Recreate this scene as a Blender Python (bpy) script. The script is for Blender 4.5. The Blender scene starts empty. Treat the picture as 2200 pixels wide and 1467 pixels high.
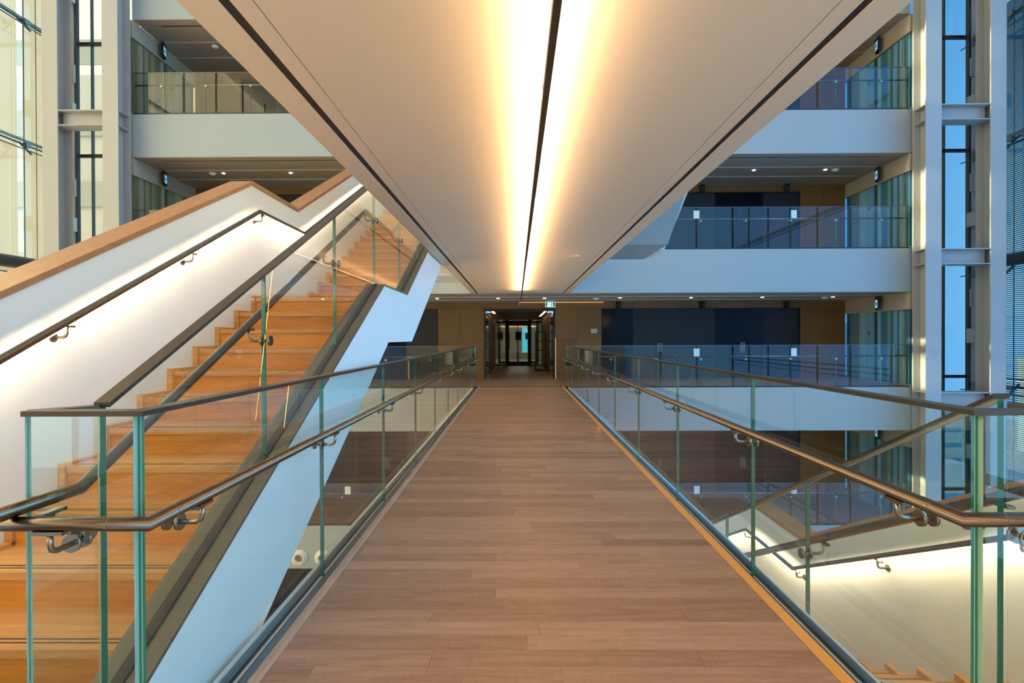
import bpy, math, random
from mathutils import Vector, Matrix
random.seed(7)
C = bpy.context.scene.collection
SC = bpy.context.scene
PI = math.pi

# ------------------------------------------------------------------ camera, sky, sun, exposure
EYE = 1.356
cam_d = bpy.data.cameras.new('camera')
cam_d.sensor_width = 36.0
cam_d.lens = 36.0 * 1170.0 / 2200.0
cam_d.clip_start = 0.05
cam_d.clip_end = 2000
cam = bpy.data.objects.new('camera', cam_d)
C.objects.link(cam)
_p, _y, _r = -.006, .0079, .0036
fw = Vector((-math.sin(_y) * math.cos(_p), math.cos(_y) * math.cos(_p), math.sin(_p)))
rt = Vector((math.cos(_y), math.sin(_y), 0))
up = rt.cross(fw)
rt2 = rt * math.cos(_r) - up * math.sin(_r)
up2 = rt * math.sin(_r) + up * math.cos(_r)
m3 = Matrix((rt2, up2, -fw)).transposed()
cam.matrix_world = Matrix.Translation((0, 0, EYE)) @ m3.to_4x4()
SC.camera = cam

W = bpy.data.worlds.new('sky')
SC.world = W
W.use_nodes = True
nt = W.node_tree
nt.nodes.clear()
_o = nt.nodes.new('ShaderNodeOutputWorld')
_b = nt.nodes.new('ShaderNodeBackground')
_tc = nt.nodes.new('ShaderNodeTexCoord')
_s = nt.nodes.new('ShaderNodeSeparateXYZ')
nt.links.new(_tc.outputs['Generated'], _s.inputs[0])
_mr = nt.nodes.new('ShaderNodeMapRange')          # low sun in the west (-X): warm there, deep blue overhead, pale blue towards the east
_mr.inputs['From Min'].default_value = -1
_mr.inputs['From Max'].default_value = 1
nt.links.new(_s.outputs[0], _mr.inputs['Value'])
_cr = nt.nodes.new('ShaderNodeValToRGB')
_cr.color_ramp.interpolation = 'EASE'
SKY_STOPS = [(0.0, (2.75, 2.2, 1.40)), (.25, (1.9, 1.55, 1.1)), (.42, (.18, .44, .85)), (.74, (.34, .98, 1.9)), (1.0, (2.3, 3.6, 4.6))]
_e = _cr.color_ramp.elements
while len(_e) < len(SKY_STOPS): _e.new(.5)
for _k, (_pp, _c) in enumerate(SKY_STOPS):
    _e[_k].position = _pp; _e[_k].color = (*[v / 4 for v in _c], 1)
nt.links.new(_mr.outputs[0], _cr.inputs[0])
nt.links.new(_cr.outputs[0], _b.inputs[0])
_b.inputs[1].default_value = 4.0
nt.links.new(_b.outputs[0], _o.inputs[0])

sun_d = bpy.data.lights.new('sun', 'SUN')
sun_d.energy = 9.0
sun_d.color = (1.0, .84, .56)
sun_d.angle = math.radians(.6)
sun = bpy.data.objects.new('sun', sun_d)
C.objects.link(sun)
sun.rotation_euler = Vector((.995, .05, -.103)).to_track_quat('-Z', 'Y').to_euler()
sun.location = (-30, -5, 12)

SC.view_settings.view_transform = 'Standard'
SC.view_settings.look = 'None'
SC.view_settings.gamma = 1
SC.view_settings.use_curve_mapping = False
SC.view_settings.exposure = 0.43
SC.cycles.max_bounces = 10
SC.cycles.diffuse_bounces = 5
SC.cycles.glossy_bounces = 5
SC.cycles.transparent_max_bounces = 40
SC.cycles.transmission_bounces = 6
SC.cycles.sample_clamp_indirect = 6
SC.cycles.use_denoising = True
SC.cycles.caustics_reflective = False
SC.cycles.caustics_refractive = False

# ------------------------------------------------------------------ materials
def M(name): 
    m = bpy.data.materials.new(name); m.use_nodes = True
    return m
def principled(name, col, rough=.5, metal=0, spec=.5, bump=None, emit=None):
    m = M(name); n = m.node_tree; p = n.nodes['Principled BSDF']
    p.inputs['Base Color'].default_value = (*col, 1)
    p.inputs['Roughness'].default_value = rough
    p.inputs['Metallic'].default_value = metal
    p.inputs['Specular IOR Level'].default_value = spec
    if emit:
        p.inputs['Emission Color'].default_value = (*emit[0], 1)
        p.inputs['Emission Strength'].default_value = emit[1]
    tc = n.nodes.new('ShaderNodeTexCoord')
    ns = n.nodes.new('ShaderNodeTexNoise')
    n.links.new(tc.outputs['Object'], ns.inputs['Vector'])
    if bump:
        ns.inputs['Scale'].default_value = bump[0]
        b = n.nodes.new('ShaderNodeBump'); b.inputs['Strength'].default_value = bump[1]
        b.inputs['Distance'].default_value = bump[2] if len(bump) > 2 else .01
        n.links.new(ns.outputs[0], b.inputs['Height']); n.links.new(b.outputs[0], p.inputs['Normal'])
    else:                                    # slight unevenness of sheen
        ns.inputs['Scale'].default_value = 3
        mr = n.nodes.new('ShaderNodeMapRange')
        mr.inputs['To Min'].default_value = max(0, rough - .04); mr.inputs['To Max'].default_value = min(1, rough + .04)
        n.links.new(ns.outputs[0], mr.inputs['Value']); n.links.new(mr.outputs[0], p.inputs['Roughness'])
    return m
def wood(name, dark, light, axis=0, rough=.45, freq=2.2, tone=.35, spec=.4, lo=.42, hi=.92, saw=False):
    """grain runs along axis; a per-mesh 'tone' attribute shifts each board"""
    m = M(name); n = m.node_tree; p = n.nodes['Principled BSDF']
    tc = n.nodes.new('ShaderNodeTexCoord'); mp = n.nodes.new('ShaderNodeMapping')
    at = n.nodes.new('ShaderNodeAttribute'); at.attribute_name = 'tone'
    sc = [26.0, 26.0, 26.0]; sc[axis] = freq
    mp.inputs['Scale'].default_value = sc
    n.links.new(tc.outputs['Object'], mp.inputs['Vector'])
    cx = n.nodes.new('ShaderNodeCombineXYZ')
    mu = n.nodes.new('ShaderNodeMath'); mu.operation = 'MULTIPLY'; mu.inputs[1].default_value = 91.0
    n.links.new(at.outputs['Fac'], mu.inputs[0]); n.links.new(mu.outputs[0], cx.inputs[0]); n.links.new(mu.outputs[0], cx.inputs[2])
    n.links.new(cx.outputs[0], mp.inputs['Location'])
    n1 = n.nodes.new('ShaderNodeTexNoise'); n1.inputs['Scale'].default_value = 1; n1.inputs['Detail'].default_value = 8; n1.inputs['Roughness'].default_value = .65
    n1.inputs['Distortion'].default_value = .5
    n.links.new(mp.outputs[0], n1.inputs['Vector'])
    n2 = n.nodes.new('ShaderNodeTexNoise'); n2.inputs['Scale'].default_value = 6; n2.inputs['Detail'].default_value = 3
    n.links.new(mp.outputs[0], n2.inputs['Vector'])
    ad = n.nodes.new('ShaderNodeMath'); ad.operation = 'MULTIPLY_ADD'; ad.inputs[1].default_value = .35
    n.links.new(n2.outputs[0], ad.inputs[0]); n.links.new(n1.outputs[0], ad.inputs[2])
    t2 = n.nodes.new('ShaderNodeMath'); t2.operation = 'MULTIPLY_ADD'; t2.inputs[1].default_value = tone
    n.links.new(at.outputs['Fac'], t2.inputs[0]); n.links.new(ad.outputs[0], t2.inputs[2])
    mr = n.nodes.new('ShaderNodeMapRange'); mr.inputs['From Min'].default_value = lo; mr.inputs['From Max'].default_value = hi + tone
    if saw:                                   # fine saw marks across the board and pale ray flecks
        m2 = n.nodes.new('ShaderNodeMapping'); m2.inputs['Scale'].default_value = (170, 9, 9)
        n.links.new(tc.outputs['Object'], m2.inputs['Vector'])
        n3 = n.nodes.new('ShaderNodeTexNoise'); n3.inputs['Scale'].default_value = 1; n3.inputs['Detail'].default_value = 2
        n.links.new(m2.outputs[0], n3.inputs['Vector'])
        n4 = n.nodes.new('ShaderNodeTexNoise'); n4.inputs['Scale'].default_value = 1; n4.inputs['Detail'].default_value = 2
        m4 = n.nodes.new('ShaderNodeMapping'); m4.inputs['Scale'].default_value = (9, 190, 9); n.links.new(tc.outputs['Object'], m4.inputs['Vector']); n.links.new(m4.outputs[0], n4.inputs['Vector'])
        s3 = n.nodes.new('ShaderNodeMath'); s3.operation = 'ADD'; n.links.new(n3.outputs[0], s3.inputs[0]); n.links.new(n4.outputs[0], s3.inputs[1])
        s4 = n.nodes.new('ShaderNodeMath'); s4.operation = 'MULTIPLY_ADD'; s4.inputs[1].default_value = .34; n.links.new(s3.outputs[0], s4.inputs[0])
        s5 = n.nodes.new('ShaderNodeMath'); s5.operation = 'SUBTRACT'; s5.inputs[1].default_value = .34; n.links.new(t2.outputs[0], s5.inputs[0]); n.links.new(s5.outputs[0], s4.inputs[2])
        t2 = s4
    n.links.new(t2.outputs[0], mr.inputs['Value'])
    r = n.nodes.new('ShaderNodeMix'); r.data_type = 'RGBA'
    r.inputs[6].default_value = (*dark, 1); r.inputs[7].default_value = (*light, 1)
    n.links.new(mr.outputs[0], r.inputs[0]); n.links.new(r.outputs[2], p.inputs['Base Color'])
    p.inputs['Roughness'].default_value = rough
    p.inputs['Specular IOR Level'].default_value = spec
    b = n.nodes.new('ShaderNodeBump'); b.inputs['Strength'].default_value = .12; b.inputs['Distance'].default_value = .002
    n.links.new(ad.outputs[0], b.inputs['Height']); n.links.new(b.outputs[0], p.inputs['Normal'])
    return m
def glassmat(name, tint, ior=1.5, boost=1.0, rough=0.0):
    m = M(name); n = m.node_tree; n.nodes.clear()
    o = n.nodes.new('ShaderNodeOutputMaterial'); mx = n.nodes.new('ShaderNodeMixShader')
    t = n.nodes.new('ShaderNodeBsdfTransparent'); t.inputs[0].default_value = (*tint, 1)
    g = n.nodes.new('ShaderNodeBsdfGlossy'); g.inputs['Roughness'].default_value = rough; g.inputs[0].default_value = (1, 1, 1, 1)
    f = n.nodes.new('ShaderNodeFresnel'); f.inputs[0].default_value = ior
    mu = n.nodes.new('ShaderNodeMath'); mu.operation = 'MULTIPLY'; mu.inputs[1].default_value = boost; mu.use_clamp = True
    ge = n.nodes.new('ShaderNodeNewGeometry'); iv = n.nodes.new('ShaderNodeMath'); iv.operation = 'SUBTRACT'; iv.inputs[0].default_value = 1
    n.links.new(ge.outputs['Backfacing'], iv.inputs[1])
    fr_ = n.nodes.new('ShaderNodeMath'); fr_.operation = 'MULTIPLY'
    n.links.new(f.outputs[0], mu.inputs[0]); n.links.new(mu.outputs[0], fr_.inputs[0]); n.links.new(iv.outputs[0], fr_.inputs[1]); n.links.new(fr_.outputs[0], mx.inputs[0])
    n.links.new(t.outputs[0], mx.inputs[1]); n.links.new(g.outputs[0], mx.inputs[2]); n.links.new(mx.outputs[0], o.inputs[0])
    return m
def emitter(name, col, s):
    m = M(name); n = m.node_tree; n.nodes.clear()
    o = n.nodes.new('ShaderNodeOutputMaterial'); e = n.nodes.new('ShaderNodeEmission')
    e.inputs[0].default_value = (*col, 1); e.inputs[1].default_value = s
    n.links.new(e.outputs[0], o.inputs[0]); return m
def fabric(name, col, trans):
    m = M(name); n = m.node_tree; n.nodes.clear()
    o = n.nodes.new('ShaderNodeOutputMaterial'); mx = n.nodes.new('ShaderNodeMixShader'); mx.inputs[0].default_value = trans
    d = n.nodes.new('ShaderNodeBsdfDiffuse'); d.inputs[0].default_value = (*col, 1)
    t = n.nodes.new('ShaderNodeBsdfTranslucent')
    tc = n.nodes.new('ShaderNodeTexCoord'); mp = n.nodes.new('ShaderNodeMapping'); mp.inputs['Scale'].default_value = (1, 9, .15)
    ns = n.nodes.new('ShaderNodeTexNoise'); ns.inputs['Scale'].default_value = 1.0
    n.links.new(tc.outputs['Object'], mp.inputs[0]); n.links.new(mp.outputs[0], ns.inputs[0])
    r = n.nodes.new('ShaderNodeMix'); r.data_type = 'RGBA'
    r.inputs[6].default_value = (*[c * .82 for c in col], 1); r.inputs[7].default_value = (*col, 1)
    n.links.new(ns.outputs[0], r.inputs[0]); n.links.new(r.outputs[2], t.inputs[0])
    n.links.new(d.outputs[0], mx.inputs[1]); n.links.new(t.outputs[0], mx.inputs[2]); n.links.new(mx.outputs[0], o.inputs[0])
    return m

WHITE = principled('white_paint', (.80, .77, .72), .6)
FASC = principled('fascia_paint', (.325, .37, .375), .6)
BEAM = principled('beam_paint', (.42, .36, .275), .6)
STRW = principled('stringer_paint', (.88, .87, .84), .5)
WALLW = principled('stair_wall_paint', (.86, .79, .68), .55)
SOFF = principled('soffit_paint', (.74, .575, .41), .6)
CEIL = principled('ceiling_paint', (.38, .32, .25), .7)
STEELP = principled('column_paint', (.39, .385, .36), .5)
BLACK = principled('matt_black', (.006, .006, .007), .6)
GASK = principled('rubber_gasket', (.012, .012, .014), .35)
BRONZE = principled('bronze_metal', (.07, .055, .04), .42, .6)
STAINL = principled('brushed_steel', (.20, .155, .115), .26, 1.0)
BRACK = principled('bracket_steel', (.31, .265, .20), .25, 1.0)
CHANM = principled('channel_metal', (.13, .16, .18), .35, .6)
CAPM = principled('stringer_cap_metal', (.15, .13, .095), .38, .5)
DOORM = principled('polished_black_steel', (.007, .008, .010), .08, 0, .10, bump=(.9, .3, .012))
FLOORW = wood('bridge_oak', (.235, .115, .062), (.52, .295, .175), 0, .42, 2.2, .42, lo=.46, hi=.80, saw=True)
STAIRW = wood('stair_oak', (.38, .16, .034), (.78, .41, .13), 0, .42, 2.0, .3)
RISERW = wood('riser_oak', (.36, .125, .012), (.84, .36, .052), 0, .45, 2.0, .3)
CAPW = wood('cap_oak', (.30, .125, .045), (.52, .25, .10), 1, .35, 1.6, .2)
EDGEW = wood('edge_oak', (.34, .19, .11), (.58, .37, .24), 1, .45, 3, .2)
VENEER = wood('veneer_panels', (.125, .058, .013), (.215, .112, .030), 2, .5, 1.2, .30, .3)
LANDW = wood('landing_oak', (.17, .10, .062), (.34, .215, .14), 0, .4, 2.2, .35)
GLASS = glassmat('clear_glass', (.955, .985, .97), 1.5, 1.25)
FGLASS = glassmat('facade_glass', (.40, .50, .53), 1.5, 1.3)
RGLASS = glassmat('east_glass', (.60, .85, 1.0), 1.5, 1.2)
BGLASS = glassmat('blue_glass', (.40, .80, .66), 1.5, 1.0)
CGLASS = glassmat('cream_glass', (.88, .86, .78), 1.5, 1.2)
WGLASS = glassmat('side_glass', (.80, .94, 1.0), 1.6, 1.6)
GEDGE = principled('glass_edge', (.02, .19, .14), .12, 0, .8)
GEDGEL = principled('glass_edge_pale', (.34, .53, .41), .4, 0, .3)
SCREEN = fabric('sun_screen_fabric', (.60, .55, .42), .17)
SCREEN2 = fabric('light_boost_fabric', (.97, .90, .74), .72)  # cloth made more translucent out of view, to let in extra warm light
LOUV = principled('louvre_slats', (.10, .42, .60), .5)
TUBEM = principled('dark_tube', (.075, .055, .035), .35, .5)
CABLE = principled('cable_steel', (.12, .17, .19), .35, .7)
LED_W = emitter('warm_led', (1.0, .68, .36), 130.0)
LED_N = emitter('neutral_led', (1.0, .82, .62), 42.0)
SUN_EDGE = principled('sun_glow_edge', (.52, .26, .07), .4, emit=((1.0, .38, .05), .10))  # wood strip with the low sun on it put in as amber colour and glow
SPOTE = emitter('spot_lamp', (1.0, .86, .68), 9.0)
PAPER = principled('paper', (.82, .82, .80), .7)
PLATE = principled('pale_plate', (.55, .56, .46), .5)
INK = principled('ink', (.02, .02, .025), .6)
SCRB = emitter('screen_blue', (.16, .42, .62), 1.0)
GREENE = emitter('sign_green', (.0, .13, .075), 1.0)
SIGNW = emitter('sign_white', (.62, .88, .80), 1.0)
KEYL = emitter('key_light', (.30, .60, .66), .45)
NOZZ = principled('nozzle_paint', (.70, .67, .56), .45)
CORR = principled('corridor_wall', (.62, .58, .46), .6)
CFLOOR = principled('corridor_floor', (.60, .58, .52), .12)
POSTER = principled('poster_orange', (.42, .18, .06), .6)
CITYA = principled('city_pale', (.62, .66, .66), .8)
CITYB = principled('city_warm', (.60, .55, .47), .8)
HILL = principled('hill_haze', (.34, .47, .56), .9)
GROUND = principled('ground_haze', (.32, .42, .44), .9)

# ------------------------------------------------------------------ mesh helpers
class MB:
    def __init__(s): s.v = []; s.f = []; s.m = []; s.sm = []
    def face(s, idx, mi=0, sm=False): s.f.append(idx); s.m.append(mi); s.sm.append(sm)
    def box(s, x0, x1, y0, y1, z0, z1, mi=0, ends=None):
        b = len(s.v)
        s.v += [(x, y, z) for z in (z0, z1) for y in (y0, y1) for x in (x0, x1)]
        for k, q in enumerate(((0, 2, 3, 1), (4, 5, 7, 6), (0, 1, 5, 4), (2, 6, 7, 3), (0, 4, 6, 2), (1, 3, 7, 5))):
            s.face([b + i for i in q], ends[k] if ends else mi)      # order: bottom, top, front(-y), back(+y), left, right
        return s
    def prism(s, poly, ax, a, b, mi=0):
        """poly: list of 2D points; ax 'x': poly in (y,z); 'y': (x,z); 'z': (x,y)"""
        n = len(poly); o = len(s.v)
        for t in (a, b):
            for p, q in poly:
                s.v.append((t, p, q) if ax == 'x' else (p, t, q) if ax == 'y' else (p, q, t))
        s.face(list(range(o + n - 1, o - 1, -1)), mi); s.face(list(range(o + n, o + 2 * n)), mi)
        for i in range(n):
            j = (i + 1) % n
            s.face([o + i, o + j, o + n + j, o + n + i], mi)
        return s
    def ribbon(s, path, x0, x1, d0, d1, mi=0, closed=True):
        """box section following a (y,z) path, from height offset d0 to d1"""
        for (ya, za), (yb, zb) in zip(path[:-1], path[1:]):
            s.prism([(ya, za + d0), (yb, zb + d0), (yb, zb + d1), (ya, za + d1)], 'x', x0, x1, mi)
        return s
    def tube(s, pts, r, n=14, mi=0, caps=True):
        pts = [Vector(p) for p in pts]; o = len(s.v); k = len(pts)
        ref = None
        for i, p in enumerate(pts):
            d0 = (p - pts[i - 1]).normalized() if i else None
            d1 = (pts[i + 1] - p).normalized() if i < k - 1 else None
            t = (d0 + d1).normalized() if d0 and d1 else (d1 or d0)
            base = d1 or d0
            if ref is None:
                ref = base.orthogonal().normalized()
            u = (ref - t * ref.dot(t)).normalized(); w = t.cross(u).normalized()
            st = 1.0
            if d0 and d1:
                c = max(.3, d0.dot(t)); ax = (d1 - d0)
                if ax.length > 1e-6:
                    ax.normalize()
                    for j in range(n):
                        a = 2 * PI * j / n; q = u * math.cos(a) * r + w * math.sin(a) * r
                        q += ax * (q.dot(ax)) * (1 / c - 1)
                        s.v.append(tuple(p + q))
                    ref = u; continue
            for j in range(n):
                a = 2 * PI * j / n; s.v.append(tuple(p + u * math.cos(a) * r + w * math.sin(a) * r))
            ref = u
        for i in range(k - 1):
            for j in range(n):
                a = o + i * n + j; b = o + i * n + (j + 1) % n
                s.face([a, b, b + n, a + n], mi, True)
        if caps:
            s.face([o + j for j in range(n - 1, -1, -1)], mi); s.face([o + (k - 1) * n + j for j in range(n)], mi)
        return s
    def disc(s, c, d, r, h, n=20, mi=0):
        c = Vector(c); d = Vector(d).normalized()
        return s.tube([c - d * h / 2, c + d * h / 2], r, n, mi)
    def mesh(s, name, mats, off=(0, 0, 0), tone=None):
        me = bpy.data.meshes.new(name)
        me.from_pydata([(x - off[0], y - off[1], z - off[2]) for x, y, z in s.v], [], s.f)
        for m in (mats if isinstance(mats, (list, tuple)) else [mats]): me.materials.append(m)
        me.polygons.foreach_set('material_index', s.m)
        me.polygons.foreach_set('use_smooth', s.sm)
        a = me.attributes.new('tone', 'FLOAT', 'FACE')
        if isinstance(tone, list): a.data.foreach_set('value', tone)
        else: a.data.foreach_set('value', [random.random() if tone is None else tone] * len(s.f))
        me.update()
        return me

def tag(o, label=None, cat=None, group=None, kind=None):
    if label: o['label'] = label
    if cat: o['category'] = cat
    if group: o['group'] = group
    if kind: o['kind'] = kind
    return o
def wloc(o):
    v = Vector((0, 0, 0))
    while o: v += o.location; o = o.parent
    return v
def empty(name, loc, label, cat, group=None, kind=None):
    o = bpy.data.objects.new(name, None); C.objects.link(o); o.location = loc; o.empty_display_size = .2
    return tag(o, label, cat, group, kind)
def part(name, mb, mats, parent=None, tone=None, label=None, kind=None):
    """mb is in world coordinates; the mesh is stored relative to its own base"""
    off = wloc(parent) if parent else Vector((0, 0, 0))
    if parent is None and mb.v:
        xs, ys, zs = zip(*mb.v); off = Vector(((min(xs) + max(xs)) / 2, (min(ys) + max(ys)) / 2, min(zs)))
    me = mb.mesh(name, mats, off, tone)
    o = bpy.data.objects.new(name, me); C.objects.link(o)
    if parent: o.parent = parent
    else: o.location = off
    if label: o['label'] = label
    if kind: o['kind'] = kind
    return o
def inst(name, me, parent, loc, rot=(0, 0, 0)):
    o = bpy.data.objects.new(name, me); C.objects.link(o); o.parent = parent
    o.location = Vector(loc) - (wloc(parent) if parent else Vector((0, 0, 0))); o.rotation_euler = rot
    return o
def text(name, body, size, loc, rot, mat, parent=None, depth=.004):
    cu = bpy.data.curves.new(name, 'FONT'); cu.body = body; cu.size = size; cu.align_x = 'CENTER'; cu.align_y = 'CENTER'; cu.extrude = depth
    cu.materials.append(mat)
    tmp = bpy.data.objects.new(name, cu); C.objects.link(tmp)
    me = bpy.data.meshes.new_from_object(tmp.evaluated_get(bpy.context.evaluated_depsgraph_get()))
    bpy.data.objects.remove(tmp)
    o = bpy.data.objects.new(name, me); C.objects.link(o)
    if parent: o.parent = parent; loc = Vector(loc) - wloc(parent)
    o.location = loc; o.rotation_euler = rot
    return o

# ------------------------------------------------------------------ dimensions
F = 3.84; YF = 15.18; YB = 18.15; SXL, SXR = -10.70, 10.91
LEV = {2: 'top', 1: 'upper', 0: 'middle', -1: 'lower', -2: 'bottom', 3: 'roof'}

# ================================================================== the bridge (setting)
bridge = empty('floor', (0, 0, 0), 'long footbridge floor of warm brown oak planks laid crosswise', None, None, 'structure')
XL, XR = -1.02, 1.27
part('bridge_core', MB().box(-1.25, 1.478, -3.0, YF, -1.23, -.05).box(XL - .055, XR + .055, -3, YF, -.06, -.014), WHITE, bridge)
y = 1.3; pw = .118
stuff = MB(); st_t = []
row = 0
while y < YB + .5:
    y1 = y + pw
    x = XL - random.random() * .9
    while x < XR:
        L = random.choice([.7, .9, 1.1, 1.35, 1.6]) * random.uniform(.9, 1.1)
        a, b = max(x, XL), min(x + L, XR)
        if b - a > .02:
            dz = random.uniform(-.0004, .0004)
            if y < 5.2:
                part('plank', MB().box(a + .0006, b - .0006, y + .0006, y1 - .0006, -.014, dz), FLOORW, bridge)
            elif y1 < YF + .02:
                stuff.box(a + .0008, b - .0008, y + .0008, y1 - .0008, -.014, dz); st_t += [random.random()] * 6
        x += L
    y = y1; row += 1
part('plank', stuff, FLOORW, bridge, tone=st_t, kind='stuff')
part('edge_strip', MB().prism([(XR + .001, 0), (XR + .04, 0), (XR + .04, .02), (XR + .034, .02)], 'y', 1.3, YF), SUN_EDGE, bridge, label='wood edge strip along the right side of the floor, low sun put in as amber glow')
part('edge_strip', MB().prism([(XL, 0), (XL - .04, 0), (XL - .04, .012), (XL - .012, .008)], 'y', 1.3, YF), EDGEW, bridge)

la = bpy.data.lights.new('added_sun_glow', 'AREA'); la.shape = 'RECTANGLE'; la.size = 13.6; la.size_y = .012; la.energy = 11; la.color = (1, .42, .07)  # added lamp standing in for the sun's glow beside the right edge
lo_ = bpy.data.objects.new('added_sun_glow', la); C.objects.link(lo_); lo_.parent = bridge; lo_.location = (XR + .0, 8.3, .010)
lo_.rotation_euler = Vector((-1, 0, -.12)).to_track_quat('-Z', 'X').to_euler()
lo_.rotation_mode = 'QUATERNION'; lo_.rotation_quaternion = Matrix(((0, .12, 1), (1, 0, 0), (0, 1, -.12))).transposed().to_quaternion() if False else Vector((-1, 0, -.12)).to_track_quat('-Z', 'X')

# upper bridge overhead
SL, SR, SZ = -1.249, 1.478, 2.606
ub = empty('ceiling', (0, 6, SZ), 'long tapering underside of the bridge overhead with a central light line', None, None, 'structure')
part('bridge_core', MB().box(SL, SR, -3, YF, SZ + .035, 3.84), WHITE, ub)
for n_, a, b in (('edge_panel', SL, -1.099), ('edge_panel', 1.334, SR), ('trim_panel', -1.054, -.970), ('trim_panel', 1.216, 1.296), ('soffit_panel', -.965, 1.211)):
    part(n_, MB().box(a, b, -3, YF, SZ, SZ + .034), SOFF, ub)
part('slot', MB().box(-1.099, -1.054, -3, YF, SZ + .005, SZ + .0345), BLACK, ub)
part('slot', MB().box(1.296, 1.334, -3, YF, SZ + .005, SZ + .0345), BLACK, ub)
lb = part('floor', MB().box(SL, SR, -3, YF, -3.84 - 1.22, -3.84), LANDW); tag(lb, 'footbridge one floor below, hidden under the oak bridge', None, None, 'structure')

# ================================================================== galleries
def joints(sgn):
    x0 = 1.391 if sgn > 0 else -1.155
    xe = SXR if sgn > 0 else SXL
    r = [x0]
    while abs(r[-1] + sgn * 1.25) < abs(xe) - .05: r.append(r[-1] + sgn * 1.25)
    return r + [xe]
for n in range(-2, 4):
    z = F * n
    g = empty('floor', (0, YF, z), f'{LEV[n]} gallery floor slab of dark wood along the far side', None, None, 'structure')
    part('floor_finish', MB().box(SXL, SXR, YF + .02, 27.2 if n == 0 else YB + .1, z - .03, z), LANDW, g)
    part('fascia', MB().box(SXL, SXR, YF, YF + .25, z - 1.22, z - .031), FASC, g)
    part('edge_trim', MB().box(SXL, SXR, YF - .004, YF + .02, z - .031, z + .004), GASK, g)
    c = empty('ceiling', (0, YF, z - 1.25), f'plain painted ceiling above the {LEV.get(n-1, "lowest")} gallery', None, None, 'structure')
    zc = z - 1.235
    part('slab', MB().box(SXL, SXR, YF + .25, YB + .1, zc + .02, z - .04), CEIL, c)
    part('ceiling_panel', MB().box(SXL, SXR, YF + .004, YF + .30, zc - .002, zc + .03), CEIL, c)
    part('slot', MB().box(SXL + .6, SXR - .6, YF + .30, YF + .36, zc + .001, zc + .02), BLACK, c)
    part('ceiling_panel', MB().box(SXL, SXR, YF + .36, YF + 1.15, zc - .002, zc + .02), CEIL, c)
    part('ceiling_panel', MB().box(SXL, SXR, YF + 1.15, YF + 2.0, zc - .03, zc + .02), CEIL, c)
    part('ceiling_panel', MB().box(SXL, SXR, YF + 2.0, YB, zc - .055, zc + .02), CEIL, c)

# back walls of veneer, door bays
bay_px = [2.83, 3.28, 3.90, 4.71, 5.52, 5.88, 6.62, 7.44, 8.23, 8.74, 9.42]
def back_wall(n):
    z = F * n; zt = z + 2.56; zb = z + 2.34
    w = empty('wall_back', (0, YB, z), f'brown veneer panelled back wall of the {LEV[n]} gallery', None, None, 'structure')
    part('core', MB().box(SXL, -1.03 if n == 0 else 0, YB + .06, YB + .3, z, zt + .1).box(1.25 if n == 0 else 0, SXR, YB + .06, YB + .3, z, zt + .1), BLACK, w)
    def panel(a, b, c, d):
        if b - a > .03 and d - c > .03:
            part('panel', MB().box(a + .003, b - .003, YB, YB + .06, c + .002, d - .002), VENEER, w)
    # header course
    xs = [SXL, -9.0, -7.6, -6.2, -4.8, -3.6, -2.3, -1.03, .1, 1.25, 2.5, 3.9, 5.3, 6.7, 8.1, 9.4, SXR]
    for a, b in zip(xs[:-1], xs[1:]): panel(a, b, zb, zt)
    if n == 0: pass
    else:
        for a, b in ((-1.03, .1), (.1, 1.25)):
            for c, d in ((z, z + 1.15), (z + 1.15, zb)): panel(a, b, c, d)
    for a, b in ((-2.61, -1.85), (-1.85, -1.03), (1.25, 2.0), (2.0, 2.83), (9.42, 10.2), (10.2, SXR), (SXL, -9.9), (-9.9, -9.2)):
        for c, d in ((z, z + 1.35), (z + 1.35, zb)): panel(a, b, c, d)
    for sgn in (1, -1):
        xs = bay_px if sgn > 0 else [-2.61 - (x - 2.83) for x in bay_px][::-1]
        d = empty('door_%d' % (2 * (n + 2) + (1 if sgn > 0 else 2)), ((xs[0] + xs[-1]) / 2, YB + .05, z),
                  f'row of polished black lift doors on the {LEV[n]} gallery, {"right" if sgn > 0 else "left"} of the bridge', None, None, 'structure')
        part('recess', MB().box(xs[0], xs[-1], YB + .16, YB + .2, z, zb), BLACK, d)
        part('frame', MB().box(xs[0], xs[0] + .02, YB - .005, YB + .16, z, zb).box(xs[-1] - .02, xs[-1], YB - .005, YB + .16, z, zb).box(xs[0], xs[-1], YB - .005, YB + .16, zb - .02, zb), BLACK, d)
        for i, (a, b) in enumerate(zip(xs[:-1], xs[1:])):
            dd = (.0, .0, .03, .03, .09, .09, .0, .0, .05, .09)[i]
            part('door_panel', MB().box(a + .006, b - .006, YB + .05 + dd, YB + .09 + dd, z + .01, zb - .02 - dd * .8), DOORM, d)
for n in range(-2, 3): back_wall(n)

# entrance recess and corridor on the middle gallery
rec = empty('wall_recess', (.11, 18.2, 0), 'dark timber lined entrance recess at the end of the bridge', None, None, 'structure')
YD = 26.9
for s, x in ((-1, -1.03), (1, 1.25)):
    for i, (a, b) in enumerate(((YB, 20.2), (20.2, 22.4), (22.4, 24.6), (24.6, YD))):
        if i == 0: continue
        part('panel', MB().box(min(x, x + s * .06), max(x, x + s * .06), a + .004, b - .004, 0, 2.3), VENEER, rec)
    part('service_door', MB().box(min(x, x + s * .05), max(x, x + s * .05), YB + .1, 20.18, .01, 2.2), DOORM, rec)
    part('handle', MB().tube([(x - s * .05, 19.9, .95), (x - s * .05, 19.9, 1.25)], .012, 8).tube([(x, 19.9, 1.0), (x - s * .05, 19.9, 1.0)], .008, 6).tube([(x, 19.9, 1.2), (x - s * .05, 19.9, 1.2)], .008, 6), STAINL, rec)
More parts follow.
